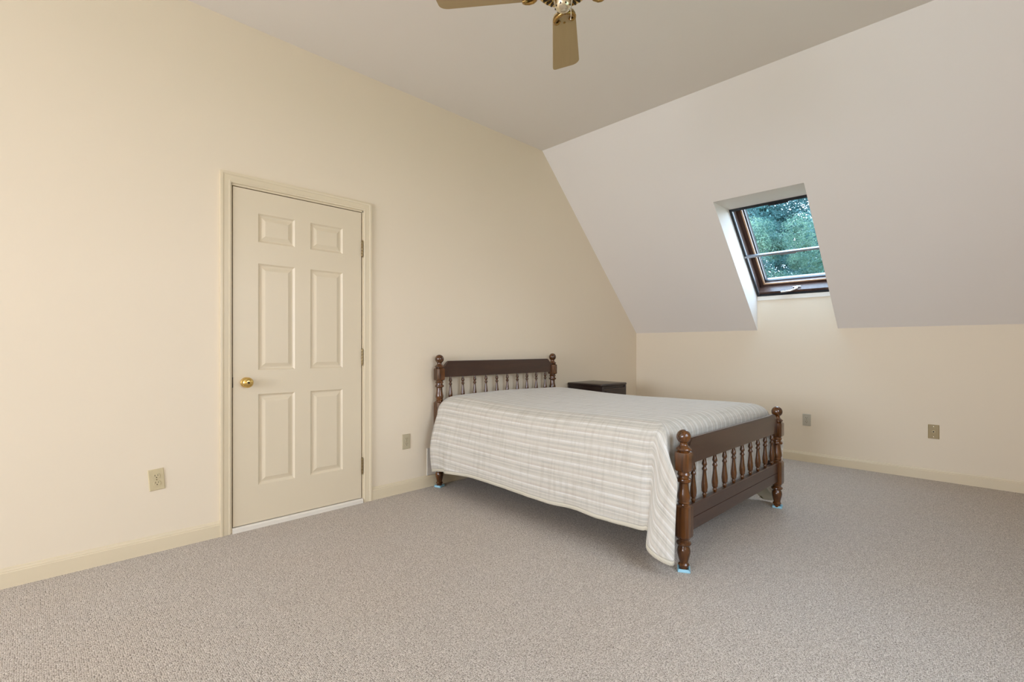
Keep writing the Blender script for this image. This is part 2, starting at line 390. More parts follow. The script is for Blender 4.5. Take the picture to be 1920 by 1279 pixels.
# ------------------------------------------------------------------ skylight (window_1): built in its own tilted frame
# local axes: X = along the well (world y), Y = up the slope, Z = outwards through the roof
ang = math.atan2(H-K, RUN)
up = Vector((-math.cos(ang), 0, math.sin(ang))); out = Vector((math.sin(ang), 0, math.cos(ang))); ax = Vector((0, 1, 0))
OFF = .247
o0 = Vector((0, WY1, K)) + out*OFF
ylo = (o0.x)/math.cos(ang)                       # distance up the slope at which the frame plane crosses x = 0
o0 = o0 + up*ylo
WW = WY0-WY1; LL = (zt - o0.z)/math.sin(ang)      # clear width and length
MS = Matrix(((ax.x, up.x, out.x, o0.x), (ax.y, up.y, out.y, o0.y), (ax.z, up.z, out.z, o0.z), (0, 0, 0, 1)))
def ring4(bm, x0, x1, y0, y1, w, z0, z1, wb=None, wt=None):
    wb = w if wb is None else wb; wt = w if wt is None else wt
    box(bm, x0, x0+w, y0, y1, z0, z1); box(bm, x1-w, x1, y0, y1, z0, z1)
    box(bm, x0+w, x1-w, y0, y0+wb, z0, z1); box(bm, x0+w, x1-w, y1-wt, y1, z0, z1)
bm = bmesh.new(); ring4(bm, -.04, WW+.04, -.04, LL+.04, .055, .012, .20, .085, .06)
sky = struct('window_1', bm, M_pine, label='small skylight window with brown wood frame in the sloped ceiling', cat='skylight'); sky.matrix_world = MS
bm = bmesh.new(); ring4(bm, .002, WW-.002, .002, LL-.002, .020, -.004, .012, .017, .024)
box(bm, WW-.50, WW-.34, LL-.034, LL-.024, -.010, .008)
obj('screen_frame', bm, M_black, sky)
ymid = LL*.480
bm = bmesh.new(); box(bm, .004, WW-.004, ymid-.011, ymid+.011, -.008, .016, .002); obj('screen_bar', bm, M_greymet, sky)
bm = bmesh.new(); box(bm, WW-.46, WW-.32, ymid-.018, ymid-.0112, -.010, .008); obj('screen_pull', bm, M_greymet, sky)
bm = bmesh.new(); 
for x0 in (.0225, WW-.0255): box(bm, x0+.001, x0+.0025, .02, LL-.026, .004, .014)
obj('screen_track', bm, M_greymet, sky)
bm = bmesh.new(); ring4(bm, .0155, WW-.0155, .046, LL+.02, .047, .122, .163, .030, .05)
obj('sash', bm, M_pine, sky)
bm = bmesh.new(); ring4(bm, .0500, WW-.0500, .0620, LL-.016, .0130, .111, .1216)
obj('glazing_bead', bm, M_pinelt, sky)
bm = bmesh.new(); ring4(bm, .0625, WW-.0625, .076, LL-.03, .008, .145, .169)
obj('gasket', bm, M_black, sky)
bm = bmesh.new(); ring4(bm, -.042, WW+.042, -.042, LL+.042, .111, .1705, .206, .10, .10)
obj('cladding', bm, M_dark, sky)
bm = bmesh.new(); box(bm, .069, WW-.069, .0585, .0745, .1705, .2065); obj('drip_bar', bm, M_greymet, sky)
bm = bmesh.new(); box(bm, .064, WW-.064, .078, LL-.032, .153, .159); obj('pane', bm, M_glass, sky)
hb = bmesh.new(); box(hb, WW-.405, WW-.335, .040, .062, .040, .052, .003); box(hb, WW-.382, WW-.352, .0425, .0595, .018, .0405, .003)
tube(hb, [(WW-x, y, z) for x, y, z in ((.367, .051, .026), (.352, .051, .012), (.325, .048, .002), (.28, .045, -.004), (.235, .044, -.006))], [.009, .0085, .008, .0085, .009], 10)
obj('crank_handle', hb, M_chrome, sky, 40)
# white sill strip under the frame and a little cap along its top edge
bm = bmesh.new(); box(bm, -.009, .0005, WY1+.001, WY0-.001, 1.603, 1.646, .002); struct('trim_4', bm, M_sill, label='white strip below the skylight')

# ------------------------------------------------------------------ outlets and wall plates
def plate(bm, w, h, d=.006):
    p = [(-w/2, -h/2), (w/2, -h/2), (w/2, h/2), (-w/2, h/2)]
    a = [bm.verts.new((x, 0, z)) for x, z in p]; b = [bm.verts.new((x*.985, -d*.6, z*.99)) for x, z in p]; c = [bm.verts.new((x*.90, -d, z*.94)) for x, z in p]
    for r0, r1 in ((a, b), (b, c)):
        for k in range(4): bm.faces.new((r0[k], r0[(k+1) % 4], r1[(k+1) % 4], r1[k]))
    bm.faces.new(a); bm.faces.new(c)
def outlet(loc, rz, tilt, mat, label):
    e = empty('outlet', loc, rz); e.rotation_euler = (0, tilt, rz)
    tag(e, label, 'outlet', 'duplex wall outlets')
    bm = bmesh.new(); plate(bm, .0715, .1155); obj('cover_plate', bm, mat, e)
    bm = bmesh.new(); lathe(bm, [(.001, .0055), (.003, .0055), (.0028, .0072), (.001, .0074)], RX, 12); obj('screw', bm, M_oldbrass, e)
    for zc in (.0195, -.0195):
        bm = bmesh.new(); n = 28; c, b = [], []
        for k in range(n):
            a = 2*math.pi*k/n; x = .0172*math.cos(a); z = max(-.0138, min(.0138, .0172*math.sin(a)))
            b.append(bm.verts.new((x, -.0052, zc+z))); c.append(bm.verts.new((x*.93, -.0086, zc+z*.93)))
        for k in range(n): bm.faces.new((b[k], b[(k+1) % n], c[(k+1) % n], c[k]))
        bm.faces.new(c); bm.faces.new(b)
        r = obj('receptacle', bm, mat, e)
        for sx, sw, sh in ((-.0064, .0024, .0088), (.0064, .0022, .0072)):
            bm = bmesh.new(); box(bm, sx-sw/2, sx+sw/2, -.0092, -.0080, zc+.0045-sh/2, zc+.0045+sh/2); obj('slot', bm, M_slot, r)
        bm = bmesh.new(); lathe(bm, [(.0003, .0080), (.0027, .0080), (.0027, .0092), (.0003, .0092)], Matrix.Translation((0, 0, zc-.0068)) @ RX, 12); obj('slot', bm, M_slot, r)
    return e
outlet((-4.9157, 0, .3934), 0, R_(-4.3), M_ivory, 'ivory duplex outlet hanging crooked on the wall left of the door')
outlet((-3.3380, 0, .3880), 0, 0, M_almond, 'almond duplex outlet on the wall between the door and the bed')
outlet((0, -1.8855, .4078), R_(-90), 0, M_greyp, 'grey beige duplex outlet on the knee wall under the skylight')
e = tag(empty('wall_jack', (0, -2.8285, .4070), R_(-90)), 'tan cover plate with one round jack on the knee wall', 'wall plate')
bm = bmesh.new(); plate(bm, .0735, .1175); obj('cover_plate', bm, M_tan, e)
bm = bmesh.new(); lathe(bm, [(.003, .0045), (.0105, .0045), (.0105, .0075), (.0085, .0085), (.0062, .0085), (.0055, .006), (.001, .006)], RX, 20); obj('jack_ring', bm, M_ivory, e)
bm = bmesh.new(); lathe(bm, [(.0005, .0062), (.0053, .0062), (.0053, .0075), (.0005, .0075)], RX, 16); obj('jack_hole', bm, M_slot, e)
for z in (.043, -.043):
    bm = bmesh.new(); lathe(bm, [(.0005, .0052), (.0028, .0052), (.0026, .0070), (.0005, .0072)], Matrix.Translation((0, 0, z)) @ RX, 12); obj('screw', bm, M_nickel, e)
bm = bmesh.new(); box(bm, -3.150, -2.84, -.010, -.0002, .0925, .31, .002)
tag(obj('wall_panel', bm, M_whitep), 'pale flat panel on the wall behind the bed head, just above the baseboard', 'panel')

# ------------------------------------------------------------------ bed
BL = Vector((-2.383, -.070, 0)); BR = R_(-.4)
bed = tag(empty('bed', BL, BR), 'full size bed with dark turned wood posts and spindle headboard and footboard', 'bed')
QA = [0, 12, 23, 33.8, 45, 56.2, 67, 78]
TH = [R_(a + 90*q) for q in range(4) for a in QA]
def sect(bm, r, z, kind, cx, cy):
    vs = []
    for th in TH:
        if kind == 'o': rr = r
        else:
            c, s_ = abs(math.cos(th)), abs(math.sin(th))
            rr = min(r/max(c, 1e-6), r/max(s_, 1e-6), r*1.18/abs(math.cos((th % (math.pi/2)) - math.pi/4)))
        vs.append(bm.verts.new((cx+rr*math.cos(th), cy+rr*math.sin(th), z)))
    return vs
def loft(secs, cx, cy):
    bm = bmesh.new(); rg = [sect(bm, r, z, k, cx, cy) for r, z, k in secs]
    n = len(TH)
    for a, b in zip(rg, rg[1:]):
        for k in range(n): bm.faces.new((a[k], a[(k+1) % n], b[(k+1) % n], b[k]))
    bm.faces.new(rg[0]); bm.faces.new(rg[-1]); return bm
PADZ = .008
def post(name, cx, cy, lift, parent):
    s = [(.019, PADZ, 'o'), (.0203, .0120, 'o'), (.0215, .026, 'o'), (.0265, .029, 'o'), (.0270, .034, 'o'), (.0245, .038, 'o'), (.0215, .042, 'o'), (.0225, .052, 'o'), (.0275, .070, 'o'), (.0320, .090, 'o'),
         (.0325, .102, 'o'), (.0295, .116, 'o'), (.0245, .124, 'o'), (.0240, .128, 'o'), (.0330, .131, 'o'), (.0365, .137, 'o'), (.0355, .143, 'o'), (.0300, .148, 'o'), (.0270, .151, 'o'), (.0270, .157, 'o'), (.0300, .162, 'o')]
    q = [(.0285, .163, 's'), (.0365, .174, 's'), (.0372, .179, 's'), (.0372, .317+lift, 's'), (.0365, .322+lift, 's'), (.0285, .330+lift, 's')]
    w = [(.0270, .331, 'o'), (.0262, .335, 'o'), (.0295, .339, 'o'), (.0300, .343, 'o'), (.0270, .347, 'o'), (.0280, .352, 'o'), (.0312, .362, 'o'), (.0315, .372, 'o'), (.0298, .386, 'o'), (.0262, .404, 'o'), (.0240, .422, 'o'), (.0235, .438, 'o'),
         (.0270, .441, 'o'), (.0345, .446, 'o'), (.0365, .453, 'o'), (.0345, .460, 'o'), (.0265, .464, 'o'), (.0255, .474, 'o'), (.0310, .477, 'o'), (.0320, .482, 'o'), (.0295, .487, 'o'), (.0270, .492, 'o'), (.0275, .495, 'o')]
    q2 = [(.0280, .4955, 's'), (.0358, .502, 's'), (.0372, .509, 's'), (.0372, .583, 's'), (.0358, .591, 's'), (.0280, .5975, 's')]
    b = [(.0285, .598, 'o'), (.0285, .600, 'o'), (.0350, .6025, 'o'), (.0375, .606, 'o'), (.0365, .610, 'o'), (.0300, .617, 'o'), (.0240, .622, 'o'), (.0195, .628, 'o'), (.0190, .632, 'o')]
    rb, zb = .0355, .6685
    for k in range(13):
        a = R_(-57 + k*12.15); b.append((max(.0008, rb*math.cos(a)), zb+rb*math.sin(a), 'o'))
    allp = s + q + [(r, z+lift, k) for r, z, k in w+q2+b]
    return obj(name, loft(allp, cx, cy), M_post, parent, 32)
def spindle_mesh():
    L = .207; s = [(.0075, -.006), (.0085, .006), (.0110, .009), (.0120, .014), (.0095, .019), (.0090, .023), (.0135, .028), (.0155, .034), (.0150, .039), (.0168, .048), (.0170, .058), (.0158, .072), (.0132, .094), (.0105, .118), (.0090, .136),
         (.0092, .140), (.0128, .1435), (.0138, .149), (.0120, .154), (.0090, .158), (.0088, .163), (.0098, .167), (.0128, .170), (.0138, .176), (.0125, .182), (.0105, .190), (.0085, .200), (.0080, L+.006)]
    bm = bmesh.new(); lathe(bm, s, n=20); return bm
PX, FY = .688, -2.062
def rail_poly(z0, z1, cham):
    a = PX-.018; i = PX-.035
    R = [(a, z1-cham), (i-.002, z1-cham), (i-.006, z1-cham*.88), (i-cham*.78, z1-.007), (i-cham*.95, z1)]
    return [(-a, z0), (a, z0)] + R + [(-x, z) for x, z in R[::-1]]
def rail(name, y, z0, z1, cham, parent, th=.024):
    bm = bmesh.new(); prism(bm, rail_poly(z0, z1, cham), 'y', y-th/2, y+th/2)
    es = [e for e in bm.edges if abs(e.verts[0].co.y-e.verts[1].co.y) < 1e-6 and min(e.verts[0].co.z, e.verts[1].co.z) > z0+.02 and abs(e.verts[0].co.x) < PX-.017]
    bmesh.ops.bevel(bm, geom=es, offset=.004, segments=2, affect='EDGES')
    return obj(name, bm, M_rail, parent, 35)
def lower_rail(name, y, z0, z1, zg, parent):
    # upper strip (carries the spindles), a shallow groove, the board below
    bm = bmesh.new(); f, b, d = y-.016, y+.016, .004; a = PX-.018
    prism(bm, [(f, z0), (f, zg-.002), (f+d, zg), (f, zg+.002), (f, z1-.004), (f+.004, z1), (b-.004, z1), (b, z1-.004), (b, z0)], 'x', -a, a)
    return obj(name, bm, M_rail, parent)
heads = rail('headboard', 0, .876, 1.006, .052, bed); foots = rail('footboard', FY, .526, .655, .040, bed)
lower_rail('lower_rail', 0, .545, .671, .608, heads); lower_rail('lower_rail', FY, .190, .319, .252, foots)
for sx in (-1, 1):
    post('bed_post', sx*PX, 0, .354, heads); post('bed_post', sx*PX, FY, 0, foots)
sp0 = None
for par, y, z, xs_ in ((heads, 0, .670, [-.578+.1284*k for k in range(10)]), (foots, FY, .318, [-.584+.1298*k for k in range(10)])):
    for x in xs_:
        if sp0 is None: sp = sp0 = obj('spindle', spindle_mesh(), M_post, par, 38)
        else: sp = sp0.copy(); C.objects.link(sp); sp.parent = par
        sp.location = (x, y, z)
for sx in (-1, 1):
    bm = bmesh.new(); box(bm, sx*PX-.011, sx*PX+.011, FY+.036, -.036, .20, .32, .003); obj('side_rail', bm, M_rail, bed)

# blue foam pads under the feet
def pad(lx, ly, rot, lab):
    w = bed_mat @ Vector((lx, ly, 0)); e = tag(empty('furniture_pad', (w.x, w.y, 0), rot), lab, 'furniture pad', 'blue foam pads under the bed posts')
    bm = bmesh.new(); box(bm, -.030, .030, -.030, .030, 0, PADZ, .003)
    obj('foam_block', bm, M_pad, e)
    bm = bmesh.new(); n = 4
    for a in range(4):      # raised lip squeezed up around the foot
        M = Matrix.Rotation(R_(90*a), 4, 'Z'); b2 = bmesh.new(); box(b2, .0225, .030, -.030, .030, PADZ-.003, PADZ+.0075, .002)
        bmesh.ops.transform(b2, matrix=M, verts=b2.verts[:]); me = bpy.data.meshes.new('t'); b2.to_mesh(me); b2.free(); bm.from_mesh(me); bpy.data.meshes.remove(me)
    obj('foam_lip', bm, M_pad, e)
bed_mat = Matrix.Translation(BL) @ Matrix.Rotation(BR, 4, 'Z')
pad(-PX, FY, R_(28), 'pale blue foam pad under the nearest post, left end of the footboard')
pad(PX+.012, FY, R_(10), 'pale blue foam pad under the right post of the footboard')
pad(-PX, 0.0, R_(20), 'pale blue foam pad under the headboard post beside the baseboard')

# ------------------------------------------------------------------ coverlet (in the bed's own frame)
random.seed(4)
TX, TY0, TY1 = .60, -.054, -1.895
def ztop(x, y):
    z = .731 + .013*math.exp(-((y+.16)/.28)**2) - .010*math.exp(-((y+1.0)/.42)**2) - .010*(x/.6)**2
    z -= .016*sstep(-.13, -.03, y)
    return z + .0035*noise.noise(Vector((x*3.1, y*3.1, 2.2)))
NX, NY = 36, 96
X_ = [-TX + 2*TX*i/NX for i in range(NX+1)]; Y_ = [TY0 + (TY1-TY0)*j/NY for j in range(NY+1)]
bm = bmesh.new(); uvc = bm.loops.layers.uv.new('cloth'); uvh = bm.loops.layers.uv.new('hem')
UV = {}
def V(co, u, v, h):
    w = bm.verts.new(co); UV[w] = ((u, v), (h, 0)); return w
G = [[V((x, y, ztop(x, y)), x, y, 1.0 if j else .0) for j, y in enumerate(Y_)] for x in X_]
for i in range(NX+1): UV[G[i][0]] = (UV[G[i][0]][0], (.0, 0)); 
faces = []
for i in range(NX):
    for j in range(NY): faces.append(bm.faces.new((G[i][j], G[i+1][j], G[i+1][j+1], G[i][j+1])))
hemtab = [(-1.95, .186), (-1.80, .180), (-1.74, .178), (-1.62, .176), (-1.49, .185), (-1.38, .180), (-1.27, .172), (-1.10, .174), (-.9, .181), (-.75, .186), (-.5, .190), (-.24, .168), (-.21, .172), (-.12, .158), (-.03, .138)]
hxtab = [(-1.95, .800), (-1.6, .798), (-1.2, .795), (-.8, .800), (-.4, .812), (-.2, .818), (-.03, .826)]
def col_side(sx, y):
    step = .016*sstep(-.215, -.245, y)
    hw = .010*noise.noise(Vector((y*2.6, 5.5*sx, 0))) + .006*noise.noise(Vector((y*7, 1.5*sx, 3)))
    hx = interp(hxtab, y) + hw - .016 + step
    mx = .752 + .004*noise.noise(Vector((y*2, 9*sx, 1)))
    bulge = .008 + .030*sstep(-.55, -.05, y)
    return dict(M=(sx*mx, y, .590), H=(sx*hx, y, interp(hemtab, y) if sx < 0 else lerp(.180, .040, sstep(-1.72, -1.895, y))), bulge=(sx*bulge, 0), mode='side')
MP = [(.752, -1.915), (.752, -1.938), (.752, -1.965), (.750, -1.985), (.745, -1.998), (.736, -2.006), (.723, -2.008), (.708, -2.004), (.682, -1.998), (.650, -1.996)]
MZ = [.590, .591, .592, .594, .598, .605, .615, .627, .641, .648]
NP = [(.760, -1.915, .490), (.760, -1.940, .490), (.764, -1.965, .480), (.768, -2.025, .470), (.768, -2.068, .465), (.758, -2.082, .465), (.744, -2.055, .470), (.732, -2.018, .480), (.690, -2.000, .490), (.650, -1.996, .500)]
HN = [(.800, -1.915, .187), (.797, -1.938, .187), (.820, -1.944, .118), (.832, -1.985, .090), (.829, -2.045, .072), (.814, -2.084, .066), (.788, -2.080, .078), (.764, -2.036, .086), (.706, -1.998, .115), (.650, -1.990, .170)]
HF = [(.798, -1.905, .035), (.797, -1.920, .020), (.797, -1.945, .012), (.800, -1.985, .014), (.800, -2.030, .024), (.792, -2.055, .036), (.775, -2.045, .050), (.750, -2.012, .070), (.700, -1.998, .115), (.650, -1.990, .170)]
def cr(a, t):
    n = len(a); i = min(int(t), n-2); f = t-i
    p0, p1, p2, p3 = a[max(i-1, 0)], a[i], a[i+1], a[min(i+2, n-1)]
    if not isinstance(p1, tuple): p0, p1, p2, p3 = (p0,), (p1,), (p2,), (p3,)
    r = tuple(.5*((2*b)+(-a_+c)*f+(2*a_-5*b+4*c-d)*f*f+(-a_+3*b-3*c+d)*f**3) for a_, b, c, d in zip(p0, p1, p2, p3))
    return r if len(r) > 1 else r[0]
NC = 36
def cols_corner(sx):
    out_ = []
    for k in range(NC+1):
        tt = (len(MP)-1)*k/NC; m = cr(MP, tt); h = cr(HN if sx < 0 else HF, tt); mz = cr(MZ, tt)
        out_.append(dict(M=(sx*m[0], m[1], mz), H=(sx*h[0], h[1], h[2]), N=cr(NP, tt), sx=sx, bulge=(0, 0), mode='corner', t=k/NC))
    return out_
def col_foot(x):
    w = .004*noise.noise(Vector((x*6, 2, 7)))
    return dict(M=(x, -1.996+w, .648), H=(x, -1.990+w, .20+.0*x), bulge=(0, 0), mode='foot')
cols = []
for j, y in enumerate(Y_): cols.append((G[0][j], col_side(-1, y)))
for c in cols_corner(-1): cols.append((G[0][NY], c))
for i in range(NX+1): cols.append((G[i][NY], col_foot(X_[i])))
for c in cols_corner(1)[::-1]: cols.append((G[NX][NY], c))
for j in range(NY, -1, -1): cols.append((G[NX][j], col_side(1, Y_[j])))
NR1, NR2 = 9, 26
def column(T, c):
    T = T.co.copy(); M = Vector(c['M']); Hh = Vector(c['H']); pts = []
    for k in range(1, NR1+1):
        a = R_(90*k/NR1)
        pts.append(Vector((lerp(T.x, M.x, math.sin(a)), lerp(T.y, M.y, math.sin(a)), T.z-(T.z-M.z)*(1-math.cos(a)))))
    for k in range(1, NR2+1):
        f = k/NR2; q = M.lerp(Hh, f); s_ = math.sin(math.pi*f)
        if c['mode'] == 'corner':
            n_ = c['N']; Nv = Vector((c['sx']*n_[0], n_[1], n_[2]))
            q = M.lerp(Nv, f/.24) if f < .24 else Nv.lerp(Hh, (f-.24)/.76)
        q.x += c['bulge'][0]*s_; q.y += c['bulge'][1]*s_
        if c['mode'] == 'side':
            q.x += math.copysign(1, q.x)*.006*f*noise.noise(Vector((q.y*9, q.z*4, 1.3)))
        pts.append(q)
    return pts
prev = None
for T, c in cols:
    pts = column(T, c); L_ = [0]; p0 = T.co
    for q in pts: L_.append(L_[-1]+(q-p0).length); p0 = q
    tot = L_[-1]; vs = [T]
    tu, tv = UV[T][0]
    for q, l in zip(pts, L_[1:]):
        sgn = -1 if q.x < 0 else 1
        if c['mode'] == 'side': u, v = sgn*(TX+l), q.y
        elif c['mode'] == 'foot': u, v = tu, TY1-l
        else:
            tt = c['t']
            if tt < .62: u, v = sgn*(TX + l - 1.05*max(0., -1.94-q.y)*min(1., l/.2) - .12*sstep(.15, .3, tt)*sstep(.1, .5, l)), q.y
            else: u, v = sgn*lerp(.52, .60, (1-tt)/.38), TY1-l
        vs.append(V(q, u, v, tot-l))
    if prev:
        for k in range(len(vs)-1):
            ring = []
            for w in (prev[k], vs[k], vs[k+1], prev[k+1]):
                if w not in ring: ring.append(w)
            if len(ring) >= 3: faces.append(bm.faces.new(ring))
    prev = vs
for f in bm.faces:
    for lp in f.loops: lp[uvc].uv, lp[uvh].uv = UV[lp.vert]
cov = obj('coverlet', bm, [M_fabric, M_lining], None, 60)
cov.location = (-2.370, -.065, 0); cov.rotation_euler = (0, 0, R_(-.945))
tag(cov, 'off white quilted coverlet with beige and grey stripes draped over the bed', 'coverlet')
so = cov.modifiers.new('thickness', 'SOLIDIFY'); so.thickness = .007; so.offset = -1.0; so.material_offset = 1; so.material_offset_rim = 0

# ------------------------------------------------------------------ nightstand
ns = tag(empty('nightstand', (-1.165, -.235, 0)), 'dark wood nightstand in the corner behind the bed', 'nightstand')
nx0, nx1, ny0, ny1, nz = -.222, .232, -.215, .215, .750
bm = bmesh.new(); box(bm, nx0+.012, nx1-.012, ny0+.012, ny1, .08, nz-.026); obj('body', bm, M_night, ns)
bm = bmesh.new(); box(bm, nx0, nx1, ny0, ny1+.004, nz-.026, nz, .010, 3); obj('top', bm, M_night, ns, 40)
for x in (nx0+.03, nx1-.03):
    for y in (ny0+.03, ny1-.02): 
        bm = bmesh.new(); lathe(bm, [(.014, 0), (.018, .03), (.024, .08)], Matrix.Translation((x, y, 0)), 16); obj('leg', bm, M_night, ns, 40)
for z0, z1 in ((.56, .705), (.335, .545), (.11, .32)):
    bm = bmesh.new(); box(bm, nx0+.035, nx1-.035, ny0-.004, ny0+.013, z0, z1, .004); box(bm, nx0+.060, nx1-.060, ny0-.010, ny0-.003, z0+.022, z1-.022, .004)
    d = obj('drawer', bm, M_night, ns)
    bm = bmesh.new(); lathe(bm, [(.006, .008), (.006, .022), (.014, .028), (.014, .034), (.004, .038)], Matrix.Translation((0, ny0, (z0+z1)/2)) @ RX, 16); obj('knob', bm, M_oldbrass, d, 40)
for x in (nx0+.012, nx1-.034):
    bm = bmesh.new(); box(bm, x, x+.022, ny0+.001, ny0+.013, .08, nz-.026, .003); obj('stile', bm, M_night, ns)

# ------------------------------------------------------------------ ceiling fan
FX, FYY, ZB = -3.893, -2.015, 2.530
fan = tag(empty('ceiling_fan', (FX, FYY, ZB)), 'brass ceiling fan with four tan blades hanging from the flat ceiling', 'ceiling fan')
bm = bmesh.new(); lathe(bm, [(.040, .012), (.060, .006), (.098, .008), (.108, .014), (.114, .026), (.114, .060), (.120, .070), (.120, .110), (.110, .135), (.070, .158), (.030, .165)], n=48)
mh = obj('motor_housing', bm, M_brass, fan, 40)
bm = bmesh.new()
for k in range(28):
    a = 2*math.pi*(k+.5)/28; M = Matrix.Rotation(a, 4, 'Z'); b2 = bmesh.new(); box(b2, .068, .096, -.0032, .0032, .003, .0078)
    bmesh.ops.transform(b2, matrix=M, verts=b2.verts[:]); me = bpy.data.meshes.new('t'); b2.to_mesh(me); b2.free(); bm.from_mesh(me); bpy.data.meshes.remove(me)
obj('vent_slot', bm, M_slot, mh)
bm = bmesh.new(); lathe(bm, [(.022, .014), (.030, .012), (.033, .002), (.038, -.006), (.0395, -.022), (.038, -.036), (.034, -.047), (.0335, -.054), (.030, -.062), (.022, -.070), (.012, -.075), (.003, -.076)], n=36)
sw = obj('switch_housing', bm, M_nickel, fan, 30)
for k in range(9):
    a = 2*math.pi*k/9; bm = bmesh.new(); lathe(bm, [(.0006, -.003), (.0030, -.0025), (.0030, .003), (.0006, .003)], Matrix.Translation((.031*math.cos(a), .031*math.sin(a), -.060)), 10)
    obj('vent_hole', bm, M_slot, sw)
for k in range(4):
    a = 2*math.pi*(k+.4)/4; bm = bmesh.new(); lathe(bm, [(.0006, -.004), (.0042, -.003), (.0042, .003), (.0006, .004)], Matrix.Translation((.0388*math.cos(a), .0388*math.sin(a), -.016)), 10)
    obj('screw', bm, M_slot, sw)

bm = bmesh.new(); lathe(bm, [(.013, .16), (.013, .42)], n=20); obj('down_rod', bm, M_brass, fan, 40)
bm = bmesh.new(); lathe(bm, [(.016, .40), (.050, .45), (.070, .52), (.072, H-ZB)], n=36); obj('canopy', bm, M_brass, fan, 40)
bm = bmesh.new(); q = Vector((.012, -.030, -.045)); pts = [q + Vector((.0012*math.sin(k*.9), 0, -.0056*k)) for k in range(13)]
tube(bm, pts, .0012, 6); lathe(bm, [(.0006, -.007), (.0022, -.005), (.0022, -.002), (.0010, .001)], Matrix.Translation(pts[-1]), 10)
obj('pull_chain', bm, M_chain, fan)
def blade_bm():
    bm = bmesh.new(); pts = []
    r0, r1, w0, w1 = .104, .514, .0475, .0675
    def hw(r): return lerp(w0, w1, (r-r0)/(r1-r0))
    pts += [(r0, -w0*.55), (r0+.012, -w0*.86), (r0+.035, -hw(r0+.035))]
    for k in range(6):     # leading tip corner (large radius)
        a = R_(-90+90*k/5); pts.append((r1-.034+.034*math.cos(a), -hw(r1-.034)+.034+.034*math.sin(a)))
    for k in range(6):
        a = R_(90*k/5); pts.append((r1-.016+.016*math.cos(a), hw(r1-.016)-.016+.016*math.sin(a)))
    pts += [(r0+.035, hw(r0+.035)), (r0+.012, w0*.86), (r0, w0*.55)]
    prism(bm, pts, 'z', -.003, .003); return bm
def iron_bm():
    bm = bmesh.new()
    tube(bm, [(.085, 0, .012), (.10, 0, .004), (.112, 0, -.006)], [.016, .013, .011], 12)
    for s_ in (-1, 1):
        c = [(.106, s_*.004, -.008), (.112, s_*.020, -.010), (.122, s_*.034, -.011), (.138, s_*.043, -.011), (.152, s_*.043, -.010), (.161, s_*.036, -.010), (.160, s_*.027, -.010), (.152, s_*.023, -.010), (.146, s_*.027, -.010)]
        tube(bm, c, [.0085, .0085, .008, .0075, .0075, .007, .0065, .006, .005], 12)
    box(bm, .100, .185, -.014, .014, .0030, .0075, .002)
    for x, y in ((.176, 0), (.150, .034), (.150, -.034)): lathe(bm, [(.001, -.0075), (.004, -.007), (.005, -.005), (.005, .004)], Matrix.Translation((x, y, 0)), 12)
    return bm
b0 = i0 = None
for k in range(4):
    if b0 is None: b = b0 = obj('blade', blade_bm(), M_blade, fan); i = i0 = obj('blade_bracket', iron_bm(), M_antique, fan, 50)
    else:
        b = b0.copy(); C.objects.link(b); b.parent = fan; i = i0.copy(); C.objects.link(i); i.parent = fan
    a = R_(45.342 - 7.6 + 90*k + (0, 2.1, 0, -2)[k])
    b.rotation_euler = i.rotation_euler = (R_(-12), 0, a)   # pitched about its own length

